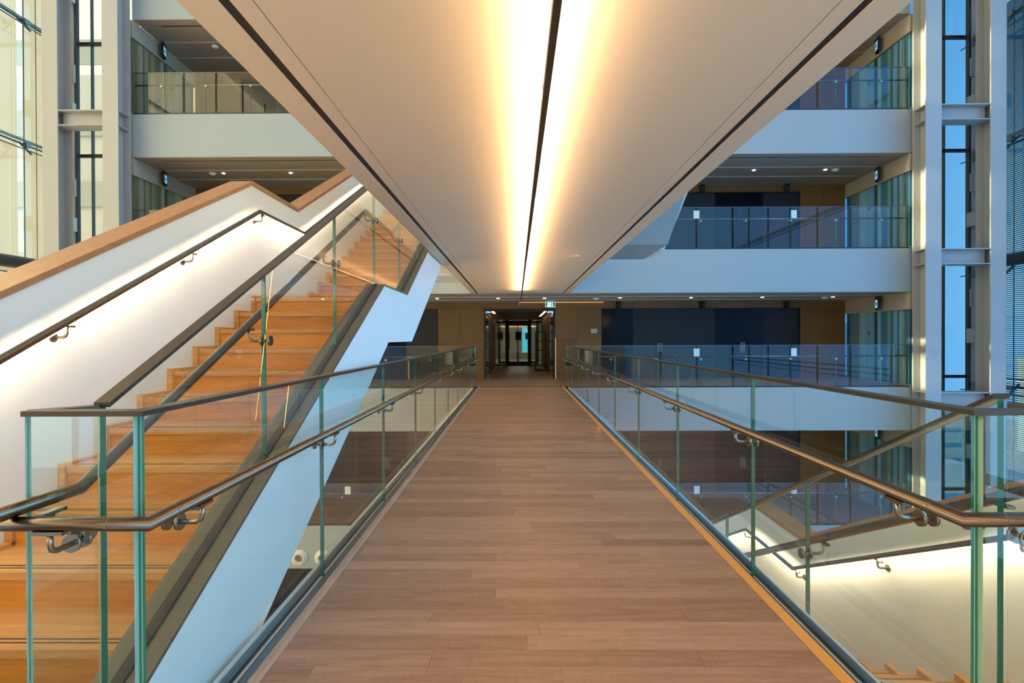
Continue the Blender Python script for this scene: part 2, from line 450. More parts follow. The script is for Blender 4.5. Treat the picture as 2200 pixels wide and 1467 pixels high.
part('frame', MB().box(-1.08, -1.02, YB - .01, YB + .1, 0, 2.26).box(1.24, 1.30, YB - .01, YB + .1, 0, 2.26).box(-1.08, 1.30, YB - .01, YB + .1, 2.26, 2.34), BLACK, rec)
part('light_line', MB().box(1.302, 1.312, YB - .012, YB - .002, .0, 1.36), LED_W if False else emitter('warm_line', (1, .60, .22), 1.3), rec, label='thin warm light line beside the opening')
part('lining', MB().box(-.75, .95, YB + .05, YD, 2.27, 2.33).box(-1.03, 1.25, YB + .05, YD, 2.40, 2.44), VENEER, rec)
cl = emitter('cove_glow', (1, .62, .28), 2.2)
part('cove_light', MB().box(-.95, -.80, 20.2, 22.5, 2.37, 2.39).box(1.0, 1.15, 20.2, 25.5, 2.37, 2.39), cl, rec)
cv = part('ceiling_cove_light', MB().box(.1, 2.9, YB - .045, YB - .025, 2.545, 2.56), emitter('warm_cove', (1, .55, .16), 2.5)); tag(cv, 'thin warm cove light above the entrance opening', 'light')

# glazed screen
door = empty('door_20', (.1, YD, 0), 'black framed glazed double door at the end of the recess', None, None, 'structure')
fr = MB()
for a, b in ((-1.07, -1.03), (-.54, -.40), (.60, .74), (1.24, 1.28)): fr.box(a, b, YD, YD + .08, 0, 2.33)
fr.box(-1.07, 1.28, YD, YD + .08, 2.26, 2.42).box(-1.07, 1.28, YD, YD + .08, 0, .05)
part('frame', fr, BLACK, door)
part('door_rail', MB().box(-.40, .60, YD + .01, YD + .06, 2.0, 2.16).box(-.40, .60, YD + .01, YD + .06, .05, .14).box(-.40, -.36, YD + .01, YD + .06, .05, 2.1).box(.56, .60, YD + .01, YD + .06, .05, 2.1), BLACK, door)
for a, b in ((-1.03, -.54), (-.36, .56), (.74, 1.24)): part('pane', MB().box(a, b, YD + .03, YD + .04, .05, 2.26), GLASS, door)
part('handle', MB().tube([(-.33, YD - .05, .8), (-.33, YD - .05, 1.6)], .015, 8), BLACK, door)
for i, (a, b, c, d, m, l) in enumerate(((-.95, -.66, 1.28, 1.68, POSTER, 'orange and brown notice taped on the left pane of the glazed door'),
        (-.04, .24, 1.26, 1.68, BLACK, 'black notice taped on the centre of the glazed door'), (.44, .60, 1.30, 1.62, PLATE, 'small pale notice at the right of the centre door pane'))):
    o = part('notice', MB().box(a, b, YD + .022, YD + .027, c, d), m); tag(o, l, 'notice')
    if i == 0: part('picture', MB().box(a + .10, b - .03, YD + .019, YD + .0218, c + .05, d - .08).disc((a + .2, YD + .0185, c + .12), (0, 1, 0), .06, .003, 12), INK, o)
cor = empty('wall_corridor', (.1, YD + .1, 0), 'pale office corridor beyond the glazed door', None, None, 'structure')
YE = 38.0
part('corridor_side', MB().box(-1.5, -1.4, YD + .1, YE, 0, 2.6), CORR, cor)
part('corridor_side', MB().box(1.6, 1.7, YD + .1, YE, 0, 2.6), CORR, cor)
part('corridor_ceiling', MB().box(-1.5, 1.7, YD + .1, YE, 2.5, 2.6), CORR, cor)
part('corridor_floor', MB().box(-1.5, 1.7, YD + .1, YE, -.05, .002), CFLOOR, cor)
part('end_pane', MB().box(.40, .80, YE + .02, YE + .04, .35, 2.1), BGLASS, cor)
part('corridor_end', MB().box(-1.5, .40, YE, YE + .1, 0, 2.6).box(.80, 1.7, YE, YE + .1, 0, 2.6).box(.40, .80, YE, YE + .1, 0, .35).box(.40, .80, YE, YE + .1, 2.1, 2.6), CORR, cor)
part('inner_frame', MB().box(-1.0, -.88, 30, 30.1, 0, 2.3).box(.02, .14, 30, 30.1, 0, 2.3).box(1.1, 1.22, 30, 30.1, 0, 2.3).box(-1.4, 1.6, 30, 30.1, 2.2, 2.32).box(-1.0, 1.2, 30, 30.1, 0, .08), BLACK, cor)
part('ceiling_lamp', MB().box(-.3, .5, 31.5, 33.5, 2.48, 2.495), emitter('corridor_lamp', (1, .92, .75), 4), cor)
part('side_lining', MB().box(-1.4, -1.07, YD, YD + .1, 0, 2.6).box(1.28, 1.6, YD, YD + .1, 0, 2.6), BLACK, cor)
# open shelf-like door leaf standing in the recess on the right
lf = empty('display_stand', (1.0, 23.2, 0), 'black framed stand with four open bays at the right of the entrance recess', 'stand')
fx = .78
part('frame', MB().box(fx, fx + .04, 22.6, 22.64, 0, 1.62).box(1.19, 1.23, 22.6, 22.64, 0, 1.62).box(fx, 1.23, 22.6, 22.64, 1.58, 1.62).box(fx, 1.23, 22.6, 22.64, 0, .05), BLACK, lf)
for z in (.42, .84, 1.22): part('shelf', MB().box(fx + .04, 1.19, 22.58, 22.70, z, z + .03), BLACK, lf)

# ================================================================== landing balustrades
def disc_pair(mb, x, yy, z, ax):
    mb.disc((x, yy, z), ax, .033, .05, 16)
RING = MB()
for n in (-2, -1, 0, 1, 2):
    for sgn in (1, -1):
        z = F * n; js = joints(sgn)
        if n == -2 : continue
        g = empty('glass_balustrade', ((js[0] + js[-1]) / 2, YF + .04, z), f'glass balustrade of the {LEV[n]} gallery, {"right" if sgn > 0 else "left"} of the bridge', 'balustrade')
        for i, (a, b) in enumerate(zip(js[:-1], js[1:])):
            a, b = min(a, b) + .004, max(a, b) - .004
            part('glass_panel', MB().box(a, b, YF + .03, YF + .046, z + .004, z + 1.13, 0, (1, 1, 0, 0, 1, 1)), [GLASS, GEDGE], g)
        part('top_edge', MB().box(min(js[0], js[-1]), max(js[0], js[-1]), YF + .024, YF + .052, z + 1.13, z + 1.142), STAINL, g)
        hr = part('handrail', MB().tube([(js[0], YF + .13, z + .83), (js[-1], YF + .13, z + .83)], .021, 10), STAINL, g)
        bm = MB().disc((0, 0, 0), (0, 1, 0), .033, .05, 14).tube([(0, .02, 0), (0, .09, 0)], .009, 6).tube([(-.03, .09, 0), (-.03, .09, .065)], .009, 6)
        me = bm.mesh('bracket', BRACK)
        for x in js[1:-1]: inst('bracket', me, g, (x, YF + .038, z + .755))
# A4 notices on the glass
for n, lst in ((2, (-6.88,)), (1, (5.03, 7.73)), (0, (5.03, 7.73)), (-1, (-4.75, 5.03, 7.73))):
    for x in lst:
        o = part('paper_notice', MB().box(x - .08, x + .08, YF + .047, YF + .05, n * F + .83, n * F + 1.05), PAPER)
        tag(o, f'white paper notice on the {LEV[n]} gallery glass, ' + ('left of the bridge' if x < 0 else 'nearer the bridge' if x < 6 else 'nearer the side glazing'), 'notice', 'paper notices on the gallery glass')

# ================================================================== stairs
R_, T_ = .16, .3215
def bracket_mesh(sgn, wall):
    """origin at tube centre; arm runs towards -sgn*x ... disc at glass or wall"""
    m = MB()
    reach = .08 if wall else .10
    m.box(-.013, .013, -.045, .045, -.031, -.020)
    pts = [(0, 0, -.03), (0, 0, -.062), (sgn * .006, 0, -.078), (sgn * .022, 0, -.086), (sgn * reach, 0, -.086)]
    m.tube(pts, .0085, 10)
    if wall: m.disc((sgn * (reach - .003), 0, -.086), (1, 0, 0), .026, .010, 18)
    else:
        m.disc((sgn * (reach - .022), 0, -.086), (1, 0, 0), .028, .012, 18)
        m.disc((sgn * (reach + .02), 0, -.086), (1, 0, 0), .028, .012, 18)
    return m.mesh('bracket', BRACK)
BR = {(s, w): bracket_mesh(s, w) for s in (1, -1) for w in (True, False)}

def clip(path, y0, y1):
    def zat(y):
        for (a, za), (b, zb) in zip(path[:-1], path[1:]):
            if a <= y <= b: return za + (zb - za) * (y - a) / (b - a)
        return path[-1][1] if y > path[-1][0] else path[0][1]
    return [(y0, zat(y0))] + [(a, b) for a, b in path if y0 < a < y1] + [(y1, zat(y1))]

def stair(side, zb, pitch, steps, asc, xg, xc0, xc1, xw, xco, under, lab, gy, o_glass, o_cap, o_rail, o_rail_w, wall_down, wall_lights=True, rails=True, grooves=True, y0=1.80, paint=None):
    """side -1 left / +1 right; xc0 inner curb edge, xc1 outer (bridge side) edge; xw wall face"""
    s = empty('staircase', ((xc0 + xw) / 2, pitch[0][0], zb), f'{lab} of orange oak treads and risers', 'staircase')
    lo, hi = min(xc0, xw), max(xc0, xw)
    for i, (a, b, z, zr) in enumerate(steps):
        # tread from a to b at z; zr = height of the neighbouring lower/higher surface for the riser
        nose = a if asc else b
        t = part('tread', MB().box(lo, hi, a - (.012 if asc else 0), b + (0 if asc else .012), z - .035, z), STAIRW, s)
        if grooves and b - a < .5:
            g0 = nose + (.035 if asc else -.035); g1 = nose + (.062 if asc else -.062)
            for g in (g0, g1): part('anti_slip_strip', MB().box(lo + .06, hi - .02, g - .0035, g + .0035, z - .001, z + .0012), GASK, t)
        ry = a if asc else a
        rz0, rz1 = min(z, zr), max(z, zr)
        if asc: part('riser', MB().box(lo, hi, a, a + .02, zr, z - .036), RISERW, s)
        else: part('riser', MB().box(lo, hi, a - .02, a, z, zr - .036), RISERW, s)
        xs = (xw, xw - side * .04)
        if asc: part('skirting', MB().box(min(xs), max(xs), a - .025, b - .025, zr + .02, z + .02), STAIRW, s)
        else: part('skirting', MB().box(min(xs), max(xs), a + .0, b + .02, z, z + .045), STAIRW, s)
    # body under the steps and the white stringer
    body = [(y, z) for y, z in under] + [(y, z + .14) for y, z in reversed(under)]
    part('soffit', MB().prism(body, 'x', lo, hi), paint or WHITE, s)
    top = clip(pitch, under[0][0], under[-1][0])
    part('stringer', MB().prism([(y, z) for y, z in under] + [(y, z + .11) for y, z in reversed(top)], 'x', min(xc0, xc1), max(xc0, xc1)), STRW, s)
    cp = clip(pitch, under[0][0], under[-1][0])
    part('stringer_cap', MB().ribbon(cp, min(xc0, xc1) - .008, max(xc0, xc1) + .006, .11, .128), CAPM, s)
    part('glass_channel', MB().ribbon(cp, xg - .022, xg + .022, .128, .136), GASK, s)
    # solid wall with timber cap
    wpath = clip(pitch, y0 - 1.2, under[-1][0] + .15) if not asc else clip([(y0 - 2.5, pitch[0][1] - .4977 * 0)] + pitch, y0 - 2.4, under[-1][0] + .1)
    xo = xco
    part('side_wall', MB().prism([(y, z + o_cap) for y, z in wpath] + [(wpath[-1][0], wpath[-1][1] - wall_down), (wpath[0][0], min(wpath[0][1], wpath[-1][1]) - wall_down)] if False else
         [(y, z + o_cap - .002) for y, z in wpath] + [(y, z - wall_down) for y, z in reversed(wpath)], 'x', min(xw, xo), max(xw, xo)), WALLW, s)
    part('timber_cap', MB().ribbon(wpath, min(xw - side * .012, xo + side * .02), max(xw - side * .012, xo + side * .02), o_cap, o_cap + .040), CAPW, s, tone=.5)
    if not rails: return s
    # wall handrail with light
    xr = xw - side * .08
    wp = clip(pitch, y0 - 1.0, under[-1][0] - .3)
    h = empty('wall_handrail', (xr, wp[0][0], zb), f'bronze handrail with light strip on the wall of the {lab}', 'handrail')
    part('rail', MB().tube([(xr, y, z + o_rail_w) for y, z in wp], .021, 16), STAINL, h)
    if wall_lights:
        part('light_strip', MB().ribbon(wp, xr - .007, xr + .007, o_rail_w - .0275, o_rail_w - .0205), LED_N, h, label='glowing light strip under the rail')
    for y in gy[1]:
        z = clip(pitch, y, y + .001)[0][1]
        inst('bracket', BR[(side, True)], h, (xr, y, z + o_rail_w))
    # glass balustrade
    b = empty('glass_balustrade', (xg, gy[0][0], zb), f'sloping glass balustrade of the {lab}', 'balustrade')
    js = gy[0]
    for ya, yb in zip(js[:-1], js[1:]):
        seg = clip(pitch, ya + .004, yb - .004)
        m = MB(); ps = [(y, z + .125) for y, z in seg] + [(y, z + o_glass) for y, z in reversed(seg)]
        m.prism(ps, 'x', xg - .0105, xg + .0105)
        for k in range(2, len(m.f)): m.m[k] = 1
        part('glass_panel', m, [GLASS, GEDGE], b)
    part('top_rail', MB().ribbon(clip(pitch, js[0], js[-1]), xg - .027, xg + .027, o_glass, o_glass + .016), BRONZE, b)
    xh = xg + side * .085
    hp = clip(pitch, js[0] + .01, js[-1])
    hh = empty('glass_handrail', (xh, hp[0][0], zb), f'tube handrail on the glass of the {lab}', 'handrail')
    pts = [(xh, y, z + o_rail) for y, z in hp]
    pts = [(xh + side * .02, js[0] - .9, pts[0][2] - (.0 if asc else .0))] + pts
    part('rail', MB().tube(pts, .021, 16), STAINL, hh)
    for y in gy[2]:
        z = clip(pitch, y, y + .001)[0][1]
        inst('bracket', BR[(-side, False)], hh, (xh, y, z + o_rail))
    return s

# left stair, going up and away
Yn = [5.309 - (11 - i) * T_ for i in range(1, 12)]
steps = []
for i in range(1, 12):
    b = Yn[i] if i < 11 else 6.756
    steps.append((Yn[i - 1], b, R_ * i, R_ * (i - 1)))
for j in range(1, 14):
    steps.append((6.756 + (j - 1) * T_, 6.756 + j * T_, 1.76 + R_ * j, 1.76 + R_ * (j - 1)))
pl = [(1.773, 0.0), (5.309, 1.76), (6.435, 1.76), (10.62, 3.84), (11.2, 3.84)]
und = [(1.78, -.585), (5.493, 1.32), (6.721, 1.32), (10.85, 3.30)]
gyl = [1.80, 2.965, 4.13, 5.28, 6.43, 7.60, 8.77, 9.9, 10.62]
stair(-1, 0, pl, steps, True, -1.38, -1.465, -1.29, -2.58, -2.765, und, 'left staircase rising beside the bridge',
      (gyl, [1.83, 3.01, 4.19, 5.35, 6.62, 7.8, 9.0], [1.70, 2.965, 4.13, 5.28, 6.43, 7.60, 8.77]), 1.118, 1.10, .84, .84, .9)
part('platform', MB().box(-2.765, -1.29, -1.5, 1.775, -1.22, -.002), LANDW, bridge)
# right stair, going down and away
def down_steps(zb):
    st = []
    for k in range(1, 12):
        a = 1.80 + T_ * (k - 1); b = a + T_ if k < 11 else 6.43
        st.append((a, b, zb - R_ * k, zb - R_ * (k - 1)))
    for k in range(1, 14):
        a = 6.43 + T_ * (k - 1); b = a + T_ if k < 13 else a + 1.3
        st.append((a, b, zb - 1.76 - R_ * k, zb - 1.76 - R_ * (k - 1)))
    return st
def pr(zb): return [(1.80, zb), (5.336, zb - 1.76), (6.43, zb - 1.76), (10.61, zb - 3.84), (11.6, zb - 3.84)]
def ur(zb): return [(1.80, zb - .85), (5.0, zb - 2.40), (6.25, zb - 2.40), (9.75, zb - 4.14 - .52), (11.6, zb - 4.14 - .52)]
stair(1, 0, pr(0), down_steps(0), False, 1.62, 1.70, 1.525, 2.78, 2.965, ur(0), 'right staircase descending beside the bridge',
      ([1.83, 3.04, 4.20, 5.33, 6.43, 7.6, 8.8, 10.0, 10.6], [2.93, 4.09, 5.27, 6.45, 7.65], [1.83 + .1, 3.04, 4.2, 5.33, 6.43, 7.6]), 1.165, 1.13, .855, .85, .9)
stair(1, 2 * F, pr(2 * F), down_steps(2 * F), False, 1.62, 1.70, 1.525, 2.71, 2.88, ur(2 * F), 'upper right staircase half hidden behind the overhead bridge',
      ([1.83, 3.04], [2.93], [3.04]), 1.165, 1.13, .855, .85, .78, rails=False, grooves=False, paint=FASC)  # underside takes the darker paint: its shade is put into the colour
part('platform', MB().box(1.525, 2.965, -1.5, 1.79, -1.22, -.002), LANDW, bridge)
part('platform', MB().box(-2.765, -1.25, 10.86, 12.2, 2.61, 3.838), WHITE, ub)

# ================================================================== bridge balustrades
P_ = 1.496
def bridge_rail(side, xg, xh, zh, zt, xt, slant, lab):
    js = [1.66] + [YF - k * P_ for k in range(8, -1, -1)]
    b = empty('glass_balustrade', (xg, 1.66, 0), f'{lab} glass balustrade of the bridge with flat bronze top rail', 'balustrade')
    for i, (a, c) in enumerate(zip(js[:-1], js[1:])):
        p = part('glass_panel', MB().box(xg - .0105, xg + .0105, a + .004, c - .004, -.06, zt, 0, (1, 1, 1, 1, 0, 0)), [GLASS, GEDGE], b)
        if i == 0: part('interlayer', MB().box(xg - .001, xg + .001, a + .0025, a + .004, -.06, zt), GEDGEL, p)
    # cross panel and slanting return
    x0, x1 = sorted((xg - side * .0, xt))
    part('glass_panel', MB().box(min(xg + side * .013, xt), max(xg + side * .013, xt), 1.648, 1.669, -.06, zt, 0, (1, 1, 0, 0, 2, 2)), [GLASS, GEDGE, GEDGEL], b)
    dx, dy = slant[0] - xt, slant[1] - 1.66; L = math.hypot(dx, dy); nx, ny = -dy / L * .0105, dx / L * .0105
    q = [(xt + nx, 1.66 + ny), (slant[0] + nx, slant[1] + ny), (slant[0] - nx, slant[1] - ny), (xt - nx, 1.66 - ny)]
    m = MB().prism(q, 'z', -.06, zt); m.m = [1, 1, 0, 1, 0, 1]
    part('glass_panel', m, [GLASS, GEDGEL], b)
    hw = .027
    m = MB().box(xg - hw, xg + hw, 1.66 - hw, YF - .01, zt, zt + .016)
    part('top_rail', m, BRONZE, b)
    part('top_rail', MB().box(min(xt, xg + side * hw), max(xt, xg + side * hw), 1.66 - hw, 1.66 + hw, zt, zt + .016), BRONZE, b)
    q = [(xt, 1.66 - hw), (xt + side * hw, 1.66 + hw), (slant[0] + hw, slant[1]), (slant[0] - hw, slant[1])] if side < 0 else [(xt, 1.66 - hw), (xt, 1.66 + hw), (slant[0] + hw, slant[1]), (slant[0] - hw, slant[1])]
    q = [(xt + nx * 2.4, 1.66 + ny * 2.4), (slant[0] + nx * 2.4, slant[1] + ny * 2.4), (slant[0] - nx * 2.4, slant[1] - ny * 2.4), (xt - nx * 2.4, 1.66 - ny * 2.4)]
    part('top_rail', MB().prism(q, 'z', zt + .0002, zt + .0158), BRONZE, b)
    # floor channel
    ch = part('floor_channel', MB().box(xg - .058, xg - .02, 1.5, YF, -.05, -.038).box(xg + .02, xg + .06, 1.5, YF, -.05, -.038), CHANM, b)
    part('gasket', MB().box(xg - .02, xg - .011, 1.5, YF, -.05, -.043).box(xg + .011, xg + .02, 1.5, YF, -.05, -.043), GASK, ch)
    h = empty('bridge_handrail', (xh, 1.58, 0), f'{lab} tubular bronze handrail of the bridge on bent brackets', 'handrail')
    part('rail', MB().tube([(xt + side * .25, 1.578, zh), (xh, 1.578, zh), (xh, YF + .12, zh)], .021, 20), STAINL, h)
    br = BR[(side, False)]
    part('collar', MB().tube([(xh, 1.69, zh), (xh, 1.6925, zh)], .0214, 20).tube([(xh + side * .11, 1.578, zh), (xh + side * .1125, 1.578, zh)], .0214, 20), CAPM, h)
    for k in range(8, -1, -1): inst('bracket', br, h, (xh, YF - k * P_ if k else YF - .03, zh))
    inst('bracket', br, h, (xh, 1.852, zh))
    # bracket on the cross run
    inst('bracket', BR[(1, False)], h, (-1.365 if side < 0 else 1.55, 1.578, zh), (0, 0, PI / 2))
    return b
bridge_rail(-1, -1.155, -1.076, .818, 1.124, -1.50, (-1.385, 1.79), 'left')
bridge_rail(1, 1.391, 1.288, .828, 1.120, 1.80, (1.63, 1.82), 'right')

# ================================================================== overhead line light
ll = empty('linear_light', (.145, 6, SZ - .12), 'long bronze line light hung under the overhead bridge, glowing upward', 'light')
part('housing', MB().box(.122, .150, -1.5, 15.6, SZ - .180, SZ - .135), BRONZE, ll)
part('lamp_strip', MB().box(.125, .147, -1.5, 14.2, SZ - .1349, SZ - .1335), LED_W, ll)
for y in (-.2, 2.7, 5.6, 8.5, 11.4, 14.3): part('hanger', MB().tube([(.136, y, SZ - .14), (.136, y, SZ)], .003, 6), STAINL, ll)

# ================================================================== steel columns and facades
def hcol(x0, x1, lab):
    c = empty('steel_column', ((x0 + x1) / 2, 14.85, -9), lab, 'column')
    xm = (x0 + x1) / 2
    part('front_flange', MB().box(x0, x1, 14.60, 14.635, -9, 16), STEELP, c)
    part('rear_flange', MB().box(x0, x1, 15.055, 15.09, -9, 16), STEELP, c)
    part('web', MB().box(xm - .012, xm + .012, 14.635, 15.055, -9, 16), STEELP, c)
    for n in range(-2, 4):
        z = n * F - .14
        for dz in (0, -.40): part('stiffener', MB().box(x0 + .01, x1 - .01, 14.636, 15.054, z + dz - .012, z + dz + .012), STEELP, c)
        pl_ = part('bolted_plate', MB().box(xm - .03, xm + .03, 14.68, 14.95, z - .34, z - .06), STEELP, c)
        bm = MB()
        for sx in (-1, 1):
            for yy in (14.73, 14.90):
                for zz in (-.29, -.2, -.11): bm.disc((xm + sx * .034, yy, z + zz), (1, 0, 0), .014, .012, 8)
        part('bolt', bm, STEELP, pl_)
    return c
hcol(10.91, 11.33, 'pale steel column at the right end of the galleries')
hcol(12.63, 13.04, 'pale steel column furthest right, by the side glazing')
hcol(-11.12, -10.69, 'pale steel column at the left end of the galleries')
hcol(-12.75, -12.33, 'pale steel column furthest left, by the fabric screens')
for sgn, xa, xb in ((1, 11.33, 12.63), (-1, -12.33, -11.12)):
    for n in range(-2, 4):
        z = n * F - .13
        o = part('steel_beam', MB().box(xa, xb, 14.60, 15.02, z - .025, z).box(xa, xb, 14.60, 15.02, z - .42, z - .395).box(xa, xb, 14.79, 14.81, z - .395, z - .025), STEELP)
        tag(o, f'pale steel beam between the {"right" if sgn > 0 else "left"} columns at the {LEV[n]} gallery', 'beam')
XFA, YFA = 15.6, 18.7
for sgn, sd in ((1, 'right'), (-1, 'left')):
    # corner post with splice plates, mullion, transoms, glass on the far facade
    wn = empty('window_%d' % (1 if sgn > 0 else 2), (sgn * 13.3, YFA, -9), f'tall far glazing behind the {sd} steel columns', None, None, 'structure')
    xs = sorted((sgn * 10.9, sgn * XFA))
    for zz in range(-2, 4):
        part('pane', MB().box(xs[0], xs[1], YFA, YFA + .02, zz * F + .05, zz * F + F - .05), FGLASS if sgn > 0 else CGLASS, wn)
        part('transom', MB().box(xs[0], xs[1], YFA - .06, YFA + .05, zz * F - .05, zz * F + .05), GASK, wn)
    part('mullion', MB().box(sgn * 14.55 - .014, sgn * 14.55 + .014, YFA - .08, YFA + .04, -9, 16), GASK, wn)
    px = (15.22, 15.45) if sgn > 0 else (-15.10, -14.92)
    p = empty('facade_post', (px[0], YFA - .3, -9), f'slim bolted steel post in the far corner of the {sd} glazing', 'post')
    part('shaft', MB().box(px[0], px[1], YFA - .35, YFA - .12, -9, 16), STEELP, p)
    part('seal', MB().box(px[0] - .07, px[0] - .001, YFA - .34, YFA - .2, -9, 16) if sgn > 0 else MB().box(px[1] + .001, px[1] + .07, YFA - .34, YFA - .2, -9, 16), GASK, p)
    for zz in range(-2, 4):
        sp = part('splice_plate', MB().box(px[0] - .05, px[1] + .05, YFA - .40, YFA - .3, zz * F + 2.35, zz * F + 2.95), STEELP, p)
        bm = MB()
        for a in (px[0] + .01, px[1] - .01):
            for k in range(6): bm.disc((a, YFA - .405, zz * F + 2.42 + k * .09), (0, 1, 0), .014, .012, 8)
        part('bolt', bm, GASK, sp)
        part('connector_box', MB().box(px[0] - .22, px[1] + .12, YFA - .75, YFA - .42, zz * F + 1.15, zz * F + 1.62), STEELP, p)
    # side facade with rods
    sf = empty('window_%d' % (3 if sgn > 0 else 4), (sgn * XFA, 5, -9), f'{sd} side glazing with steel rods and clamps', None, None, 'structure')
    yy = -9.0
    while yy < YFA - .1:
        for zz in range(-2, 4):
            part('pane', MB().box(sgn * XFA - .01, sgn * XFA + .01, yy + .02, min(yy + 2.75, YFA), zz * F + .04, zz * F + F - .04), (FGLASS if yy > 13 else RGLASS) if sgn > 0 else GLASS, sf)
        part('mullion', MB().box(sgn * XFA - .04, sgn * XFA + .04, yy - .03, yy + .03, -9, 16), CABLE, sf)
        yy += 2.77
    for zz in range(-2, 4): part('transom', MB().box(sgn * XFA - .05, sgn * XFA + .05, -9, YFA, zz * F - .03, zz * F + .03), CABLE, sf)
    for zz in range(-2, 4):
        zc = zz * F - .22
        rr = part('tie_rods', MB().tube([(sgn * (XFA - .25), -9, zc), (sgn * (XFA - .25), YFA, zc)], .03, 8).tube([(sgn * (XFA - .45), -9, zc - .22), (sgn * (XFA - .45), YFA, zc - .22)], .018, 8), CABLE, sf)
        for yk in (9.0, 11.5, 14.0, 15.6, 16.95, 18.2):
            part('clamp', MB().tube([(sgn * (XFA - .45), yk, zc - .3), (sgn * (XFA - .05), yk, zc + .1)], .035, 8).box(sgn * (XFA - .33) - .05, sgn * (XFA - .33) + .05, yk - .09, yk + .09, zc - .09, zc + .06), CABLE, rr)
    part('hanger_rods', MB().tube([(sgn * (XFA - .2), 16.98, -9), (sgn * (XFA - .2), 16.98, 16)], .016, 8).tube([(sgn * (XFA - .35), 17.25, -9), (sgn * (XFA - .35), 17.25, 16)], .012, 8), CABLE, sf)
    t = part('facade_tube', MB().tube([(sgn * 15.15, -9, 3.72), (sgn * 15.15, YFA - .8, 3.72)], .19, 20), TUBEM)
    tag(t, f'thick dark tube running along the {sd} side glazing', 'tube')
# louvre blinds outside the right glazing
lv = MB()
for zz in range(0, 330):
    z = -9 + zz * .065
    lv.box(16.3, 16.36, 13.0, 18.6, z, z + .030)
o = part('louvre_blind', lv, LOUV); tag(o, 'blue horizontal louvre blind outside the right side glazing', 'blind')
o['kind'] = 'stuff'
# fabric screens on the left
def scr(a, b, z0, z1, lab):
    m = MB(); q = [(a, z0), (b, z0), (b, z1), (a, z1)]      # one thin sheet of cloth
    m.v = [(-16.0, y, z) for y, z in q]; m.face([0, 1, 2, 3])
    o = part('fabric_screen', m, SCREEN2 if a < 0 else SCREEN); tag(o, lab, 'screen')
scr(-9, 13.05, -9, 16, 'wide cream fabric sun screen along the near part of the left glazing')
scr(13.95, 17.40, -9, 16, 'cream fabric sun screen beside the bright slit of the left glazing')
scr(17.60, 18.6, -9, 16, 'narrow cream fabric sun screen in the far left corner')
for zz in range(-2, 4): scr(13.07, 13.93, zz * F + .95, zz * F + 2.75, f'short cream blind added to band the sun through the clear strip of the left glazing at the {LEV[zz]} gallery')  # unseen blinds added to cut the sun into bands on the right columns

wf = empty('window_5', (0, -9, -9), 'tall front glazing of the atrium behind the viewer', None, None, 'structure')
for zz in range(-2, 4):
    part('pane', MB().box(-15.6, 15.6, -9.01, -8.99, zz * F + .05, zz * F + F - .05), GLASS, wf)
    part('transom', MB().box(-15.6, 15.6, -9.05, -8.95, zz * F - .05, zz * F + .05), GASK, wf)
for k in range(13): part('mullion', MB().box(-15.6 + k * 2.6 - .04, -15.6 + k * 2.6 + .04, -9.06, -8.9, -9, 16), GASK, wf)
tag(part('wall_added_front', MB().box(-7.8, 7.8, -8.9, -8.6, -9, 16), WHITE), 'plain wall added behind the viewer to block front daylight', None, None, 'structure')  # unseen wall added so that daylight comes mainly from the sides
for zz in (0, 1, 2):  # unseen, assumed light lines added for door reflections and warm fill
    tag(part('cove_light', MB().box(-7.6, 7.6, -8.58, -8.5, zz * F + 2.66, zz * F + 2.74), emitter('added_cove', (1.0, .62, .28), 14) if zz == 0 else bpy.data.materials['added_cove']), f'warm light line added on the wall behind the viewer, {LEV[zz]} level', 'light')
tag(part('ceiling', MB().box(-16, 16, -9.2, 18.8, 16, 16.2), WHITE), 'white roof soffit added high above the atrium to shut out top light', None, None, 'structure')  # unseen slab added to keep skylight from falling in from above

# side walls of the galleries: beam, glazing, fins
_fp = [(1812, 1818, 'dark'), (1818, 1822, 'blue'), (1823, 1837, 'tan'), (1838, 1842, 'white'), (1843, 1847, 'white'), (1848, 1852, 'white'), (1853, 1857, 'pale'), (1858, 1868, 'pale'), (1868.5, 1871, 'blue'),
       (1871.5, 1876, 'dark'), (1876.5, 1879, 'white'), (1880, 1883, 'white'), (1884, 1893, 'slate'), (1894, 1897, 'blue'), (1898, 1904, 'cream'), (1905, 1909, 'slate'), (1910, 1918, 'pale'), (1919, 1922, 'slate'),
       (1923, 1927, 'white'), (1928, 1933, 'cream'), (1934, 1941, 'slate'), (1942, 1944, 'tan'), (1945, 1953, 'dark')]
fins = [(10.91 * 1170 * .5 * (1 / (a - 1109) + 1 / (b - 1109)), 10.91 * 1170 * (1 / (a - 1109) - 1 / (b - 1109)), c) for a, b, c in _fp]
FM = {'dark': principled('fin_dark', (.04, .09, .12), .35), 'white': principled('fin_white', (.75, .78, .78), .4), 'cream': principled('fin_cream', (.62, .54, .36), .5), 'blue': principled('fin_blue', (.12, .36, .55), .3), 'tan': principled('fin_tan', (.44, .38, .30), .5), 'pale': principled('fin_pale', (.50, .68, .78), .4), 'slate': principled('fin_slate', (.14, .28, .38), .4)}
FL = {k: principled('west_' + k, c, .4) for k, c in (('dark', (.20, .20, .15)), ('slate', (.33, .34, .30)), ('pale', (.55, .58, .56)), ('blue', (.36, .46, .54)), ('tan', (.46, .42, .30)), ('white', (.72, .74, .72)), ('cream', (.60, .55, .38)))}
nums = {2: '37', 1: '36', 0: '35', -1: '34'}
